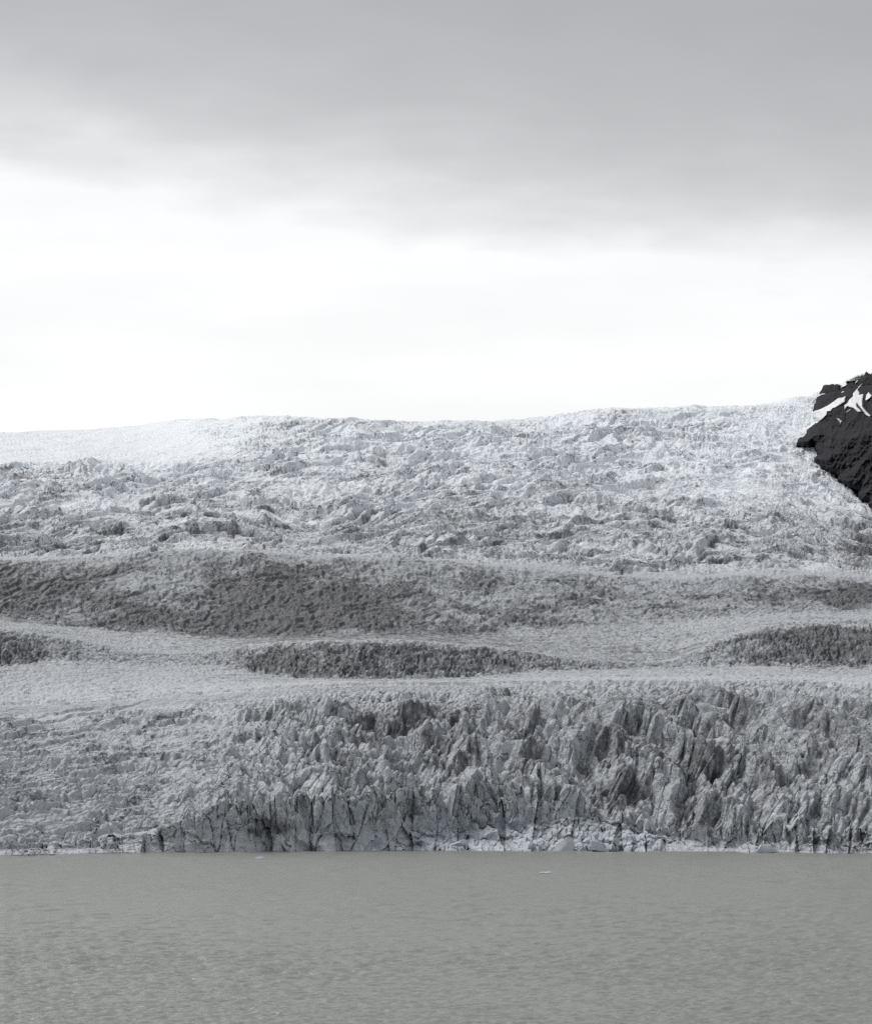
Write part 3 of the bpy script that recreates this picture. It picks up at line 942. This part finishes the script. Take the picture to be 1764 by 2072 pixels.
icefall_dark = np.clip(0.25 + 0.34 * pat - 0.34 * lane + 0.5 * np.exp(-((x - 1752) / 34) ** 2 - ((yb - 1112) / 34) ** 2) + 0.2 * (1 - up_t), 0, 0.8) * (1 - 0.55 * smooth_s)  # ash cover that also paints in the shade of small cracks and pockets
DIRT[R] = DIRT[R] * (1 - iw) + icefall_dark * iw
ALB[R] = ALB[R] * (1 - iw) + (0.64 + 0.24 * up_t + 0.12 * smooth_s + 0.14 * lane) * iw
ALB[R] = np.clip(ALB[R] + snow * 0.1, 0.2, 0.93)
BLUE[R] = np.maximum(BLUE[R], iw * sstep(0.1, 0.5, fbm(x / 50, q / 40, 614, 3)) * 0.4 * (1 - smooth_s))

# ---- assemble --------------------------------------------------------------------
DIRT = np.clip(DIRT, 0, 1)[..., None].astype(F)
def soft3(a, axis, w):
    b_ = np.moveaxis(a, axis, 0).copy()
    c_ = b_.copy()
    c_[1:-1] = b_[1:-1] * (1 - 2 * w) + w * (b_[:-2] + b_[2:])
    return np.moveaxis(c_, 0, axis)


UP = soft3(soft3(UP, 0, 0.2), 1, 0.2)
BLUE = np.clip(BLUE, 0, 1)[..., None]
tint = np.array((0.95, 1.0, 1.05), F) * (1 - BLUE) + np.array((0.925, 1.0, 1.085), F) * BLUE
COL = np.clip(ALB, 0.1, 0.93)[..., None] * tint
COL = np.concatenate([COL, DIRT], -1)
Y = BY + 0.0
D = BD - FW
Z = CAM_H + (YH - Y) * BD / FPX + UP * BD / FPX
Xw = (xs[None, :] - XC + LEAN * UP) / FPX * BD
Z[0] = -3
co = np.stack([Xw, D, Z], -1).reshape(-1, 3).astype(F)
colf = COL.reshape(-1, 4)
ii = np.arange(NY * NX).reshape(NY, NX)
quads = np.stack([ii[:-1, :-1], ii[:-1, 1:], ii[1:, 1:], ii[1:, :-1]], -1).reshape(-1, 4)
fseg = np.repeat(seg[:-1, None], NX - 1, 1).ravel()
fkey = KEY[:-1, :-1].ravel()
fik = IK[:-1, :-1].ravel()

glacier = bpy.data.objects.new('glacier', None)
link(glacier)
setp(glacier, kind='structure', label='grey crevassed glacier descending from a snowy icefall to the lagoon')

used = np.zeros(len(quads), bool)


def zone(name, a, b, label):
    sel = (fseg >= a) & (fseg < b) & ~used
    o = sub_mesh(name, co, quads, sel, M_ICE, glacier, colf)
    o['label'] = label
    return o


def carve(name, keys, sel, nmax, seedcol):
    """split the largest cells of one kind off as meshes of their own"""
    idx = np.nonzero(sel)[0]
    kk = keys[idx]
    u, inv, cnt = np.unique(kk, return_inverse=True, return_counts=True)
    order = np.argsort(-cnt)[:nmax]
    out = []
    for oi in order:
        if cnt[oi] < 60 or cnt[oi] > 9000:
            continue
        f = idx[inv == oi]
        used[f] = True
        out.append(f)
    return out


xin = np.repeat(((xs[:-1] > -40) & (xs[:-1] < 1800))[None, :], NY - 1, 0).ravel()
by_f = np.repeat(BY[:-1, :-1].reshape(-1), 1)
front_sel = xin & (fseg >= 2) & (fseg < 5) & (by_f > 1440)
sers = carve('serac', fkey, front_sel, 290, 0)
ice_sel = xin & (fseg >= 12) & (fseg < 15)
blks = carve('ice_block', fik, ice_sel, 290, 0)

tongue = zone('ice_tongue', 0, 5, 'grey jagged lower tongue of ice ending in a cliff at the water')
zone('snow_flat', 5, 7, 'pale smooth bench of ice above the jagged tongue')
zone('ash_hump', 7, 9, 'dark dirty bulges of finned ice above the pale bench')
zone('ice_basin', 9, 10, 'streaked pale and ashy ice plain below the dark band')
zone('ash_band', 10, 12, 'broad dark ash stained band of broken ice')
icefall = zone('icefall', 12, 16, 'tall white tumbled icefall under the skyline')
for f in sers:
    sub_mesh('serac', co, quads, f, M_ICE, tongue, colf)
for f in blks:
    sub_mesh('ice_block', co, quads, f, M_ICE, icefall, colf)

# ------------------------------------------------------------------ rock mountain on the right
def to_v(px, py):
    return (2200 + px / 4.603) / 1.4172, (1030 + py / 4.603) / 1.4172


def sdf(poly, gx, gy):
    """signed distance, positive inside"""
    p = np.array(poly, float)
    d = np.full(gx.shape, 1e9)
    ins = np.zeros(gx.shape, bool)
    n = len(p)
    for i in range(n):
        ax, ay = p[i]; bx, by = p[(i + 1) % n]
        ex, ey = bx - ax, by - ay
        t = np.clip(((gx - ax) * ex + (gy - ay) * ey) / (ex * ex + ey * ey + 1e-9), 0, 1)
        d = np.minimum(d, np.hypot(gx - ax - t * ex, gy - ay - t * ey))
        c = ((ay > gy) != (by > gy)) & (gx < (bx - ax) * (gy - ay) / (by - ay + 1e-12) + ax)
        ins ^= c
    return np.where(ins, d, -d)


rock_poly = [to_v(*p) for p in [(740, 345), (815, 325), (950, 328), (965, 350), (1045, 300), (1170, 290), (1200, 250), (1240, 225), (1280, 190), (1297, 165), (1310, 145), (1330, 188), (1381, 183), (1500, 120), (1800, 60), (2600, -200), (2600, 2400), (1600, 2300), (1381, 1975), (1310, 1920), (1320, 1880), (1240, 1870), (1200, 1820), (1190, 1740), (1100, 1710), (1000, 1660), (930, 1600), (920, 1540), (800, 1480), (720, 1430), (610, 1320), (660, 1260), (620, 1200), (610, 1135), (540, 1165), (470, 1150), (390, 1110), (400, 1050), (490, 1010), (530, 930), (600, 850), (660, 825), (595, 670), (640, 530), (690, 440), (715, 400)]]
gx1 = np.concatenate([np.arange(1600, 1790, 1.0), np.arange(1790, 2250, 6)])
gyt = np.linspace(0, 1, 290)
yr_top = np.interp(gx1, *zip(*[to_v(a, b) for a, b in [(560, 500), (690, 440), (740, 343), (815, 325), (950, 328), (1045, 305), (1170, 290), (1200, 250), (1240, 225), (1280, 190), (1297, 165), (1310, 145), (1330, 186), (1381, 183), (1500, 120), (1800, 60), (2600, -200)]]))
GX, T = np.meshgrid(gx1, gyt)
GY = yr_top[None, :] + (1175 - yr_top[None, :]) * T
sd = sdf(rock_poly, GX, GY)
# depth of the ice surface behind each point, by columns
Dice = np.zeros_like(GX)
rmain = rows(10, 15)
cidx = np.clip(np.searchsorted(xs, gx1), 0, NX - 1)
for j, c in enumerate(cidx):
    yy = BY[rmain, c]; dd = BD[rmain, c]
    o = np.argsort(yy)
    Dice[:, j] = np.interp(GY[:, j], yy[o], dd[o])
rel = ridged(GX / 30 + 0.4 * GY / 30, GY / 60, 901, 5, 0.55) - 0.5 + 0.8 * fbm(GX / 50, GY / 40, 902, 5)
strata = fbm(GX / 60, GY / 5, 903, 3)
edge_n = fbm(GX / 8, GY / 8, 904, 5) * 4.5
off = np.clip(sd + edge_n * 0.6, -14, 400)
push = np.where(off > 0, 8 * np.sqrt(np.clip(off, 0, None)) * 1.6, off * 6) + sstep(0, 25, off) * (rel * 14 + strata * 1.5)
DR = Dice - push - 2
GYe = GY + np.clip(-off, 0, 14) * 5
rx = (GX - XC) / FPX * DR
rz = CAM_H + (YH - GYe) / FPX * DR
rco = np.stack([rx, DR, rz], -1)
# far side of the crest
back = rco[0].copy(); back[:, 1] += 160; back[:, 2] -= 90
rco = np.concatenate([back[None], rco], 0)
nr, ncx = rco.shape[:2]
ri = np.arange(nr * ncx).reshape(nr, ncx)
rq = np.stack([ri[1:, :-1], ri[1:, 1:], ri[:-1, 1:], ri[:-1, :-1]], -1).reshape(-1, 4)
mountain = mesh_from('mountain', rco.reshape(-1, 3), rq, M_ROCK)
setp(mountain, kind='structure', label='dark basalt mountain flank rising beside the icefall at the right edge')

patches = [
    [(605, 690), (700, 660), (800, 610), (880, 555), (935, 512), (1000, 505), (1030, 484), (1022, 560), (960, 600), (900, 640), (862, 652), (835, 690), (795, 690), (780, 742), (720, 800), (640, 842), (560, 900), (500, 930), (480, 860)],
    [(1252, 318), (1215, 365), (1190, 400), (1215, 440), (1212, 470), (1270, 458), (1255, 540), (1255, 620), (1300, 680), (1362, 745), (1345, 760), (1300, 740), (1240, 655), (1180, 585), (1178, 625), (1215, 660), (1245, 690), (1200, 700), (1140, 650), (1060, 625), (1020, 660), (1015, 610), (1060, 575), (1075, 540), (1130, 490), (1130, 450), (1185, 390)],
    [(1335, 437), (1381, 480), (1350, 520), (1310, 548), (1292, 540), (1305, 470)],
    [(910, 780), (945, 785), (985, 820), (965, 850), (945, 815)],
    [(955, 330), (1000, 300), (1100, 250), (1200, 205), (1282, 186), (1240, 225), (1200, 250), (1170, 290), (1045, 300), (1050, 340), (1020, 365), (970, 376), (980, 352)],
    [(976, 440), (1000, 420), (1015, 428), (985, 445)],
    [(1040, 698), (1100, 655), (1100, 668), (1050, 700)],
    [(1160, 300), (1195, 275), (1185, 305), (1165, 318)],
]
for pi, poly in enumerate(patches):
    pv = [to_v(*p) for p in poly]
    a = np.array(pv)
    x0, x1 = a[:, 0].min() - 3, a[:, 0].max() + 3
    y0, y1 = a[:, 1].min() - 3, a[:, 1].max() + 3
    px, py = np.meshgrid(np.arange(x0, x1, 0.45), np.arange(y0, y1, 0.45))
    s = sdf(pv, px, py) + fbm(px / 4, py / 4, 950 + pi, 3) * 0.5
    ci = np.clip(np.searchsorted(gx1, px), 0, len(gx1) - 1)
    tt = np.clip((py - yr_top[ci]) / (1175 - yr_top[ci]) * 289, 0, 289).round().astype(int)
    dr = gsmooth(gsmooth(DR[tt, ci], 2, 0), 2, 1)
    dd = dr - np.clip(s * 5, -9, 7)
    pco = np.stack([(px - XC) / FPX * dd, dd, CAM_H + (YH - py) / FPX * dd], -1).reshape(-1, 3)
    m_, n_ = px.shape
    pi_ = np.arange(m_ * n_).reshape(m_, n_)
    pq = np.stack([pi_[1:, :-1], pi_[1:, 1:], pi_[:-1, 1:], pi_[:-1, :-1]], -1).reshape(-1, 4)
    keep = ((s > -1.2)[1:, :-1] & (s > -1.2)[:-1, 1:]).ravel()
    sub_mesh('snow_patch', pco, pq, np.nonzero(keep)[0], M_SNOW, mountain)


# ------------------------------------------------------------------ ice afloat and fallen ice
def lump_mesh(seed, prof, nseg=26):
    """irregular floe: outline rings of varied radius; prof = list of (scale, height)"""
    r_ = random.Random(seed)
    ang = [2 * math.pi * i / nseg for i in range(nseg)]
    rad = [1 + 0.22 * math.sin(2 * a + r_.random() * 0.4 + seed) + 0.12 * math.sin(5 * a + seed * 2) + r_.uniform(-.08, .08) for a in ang]
    v = []
    for s, h in prof:
        for i, a in enumerate(ang):
            hh = h * (1 + 0.45 * math.sin(a * 2 + seed) + r_.uniform(-.25, .25)) if h > 0 else h
            v.append((math.cos(a) * rad[i] * s * r_.uniform(.95, 1.05), math.sin(a) * rad[i] * s * r_.uniform(.95, 1.05), hh))
    v.append((0.1, 0.05, prof[-1][1] * r_.uniform(.8, 1.1)))
    q = []
    for k_ in range(len(prof) - 1):
        for i in range(nseg):
            j = (i + 1) % nseg
            q.append((k_ * nseg + i, k_ * nseg + j, (k_ + 1) * nseg + j, (k_ + 1) * nseg + i))
    t = [((len(prof) - 1) * nseg + i, (len(prof) - 1) * nseg + (i + 1) % nseg, len(v) - 1) for i in range(nseg)]
    return np.array(v, F), np.array(q), np.array(t)


def floe(name, vx, vy, width, depth, height, seed, label, cat, group, prof=None, mat=None, rz=0.0, sink=0.0):
    Dd = CAM_H * FPX / (vy - YH)
    prof = prof or [(0.8, -0.4), (1.0, -0.02), (1.0, 0.25), (0.86, 0.55), (0.7, 0.62), (0.4, 0.9), (0.2, 0.7)]
    v, q, t = lump_mesh(seed, prof)
    ux = width / (v[:, 0].max() - v[:, 0].min())
    v = v * np.array([ux, depth / 2, height], F)
    o = mesh_from(name, v, q, mat or M_FLOE, None, None, False, t)
    o.location = ((vx - XC) / FPX * Dd, Dd, sink + 0.15)
    o.rotation_euler = (0, 0, rz)
    setp(o, label=label, category=cat)
    if group:
        o['group'] = group
    return o


G = 'ice floes adrift on the lagoon'
floe('ice_floe', 527, 1741, 3.6, 1.8, 0.9, 3, 'small white lumpy ice floe nearest the cliff\'s dark streaks', 'ice floe', G)
floe('ice_floe', 1104, 1768, 3.4, 2.2, 0.28, 8, 'long low white ice floe furthest out on the lagoon', 'ice floe', G)
floe('ice_floe', 656, 1722.4, 5.0, 2.2, 0.9, 12, 'flat white ice floe lying against the foot of the cliff', 'ice floe', G)
floe('ice_floe', 757, 1722.2, 1.6, 1.2, 0.3, 21, 'tiny white scrap of ice at the foot of the tall cliff', 'ice floe', G)


# ------------------------------------------------------------------ calved blocks stranded along the foot of the cliff
def calved_block(vx, vw, vh, seed, label, skew=0.0, flat=0.7):
    import bmesh
    r_ = random.Random(seed)
    Dd = float(np.interp(vx, xs, D_front)) - 2.0
    k_ = Dd / FPX
    w, h = vw * k_, vh * k_
    bm = bmesh.new()
    for i in range(12):
        a = 2 * math.pi * r_.random()
        lv = r_.random()
        rr = (1.0 - 0.55 * lv ** 1.4) * r_.uniform(0.75, 1.0)
        bm.verts.new((math.cos(a) * rr * w / 2 + skew * w * lv, math.sin(a) * rr * w * flat / 2, -0.12 * h + lv * h * r_.uniform(0.85, 1.1)))
    bm.verts.new((skew * w, 0, h))
    res = bmesh.ops.convex_hull(bm, input=bm.verts)
    junk = [g for g in res['geom_interior'] if isinstance(g, bmesh.types.BMVert)]
    bmesh.ops.delete(bm, geom=junk, context='VERTS')
    bmesh.ops.subdivide_edges(bm, edges=bm.edges, cuts=2, use_grid_fill=True, fractal=0.12, seed=seed)
    me = bpy.data.meshes.new('calved_block')
    bm.to_mesh(me)
    bm.free()
    me.materials.append(M_BLOCK)
    o = link(bpy.data.objects.new('calved_block', me))
    o.location = ((vx - XC) * k_, Dd, 0.0)
    setp(o, label=label, category='ice block', group='calved blocks along the foot of the cliff')
    return o


calved_block(806, 30, 8, 41, 'low flat ice slab at the waterline, leftmost of the calved blocks', 0.1)
calved_block(922, 52, 24, 43, 'tilted wedge of pale ice leaning up under the middle of the cliff', 0.3)
calved_block(1064, 46, 20, 45, 'broken ice block on the left flank of the rubble mound', 0.2)
calved_block(1140, 62, 30, 46, 'largest calved ice block at the centre of the rubble mound', 0.12)
calved_block(1212, 54, 25, 47, 'second largest ice block, just right of the rubble mound\'s largest', -0.12)
calved_block(1556, 58, 17, 50, 'low pale ice block at the waterline below the right hand ridges', -0.15)
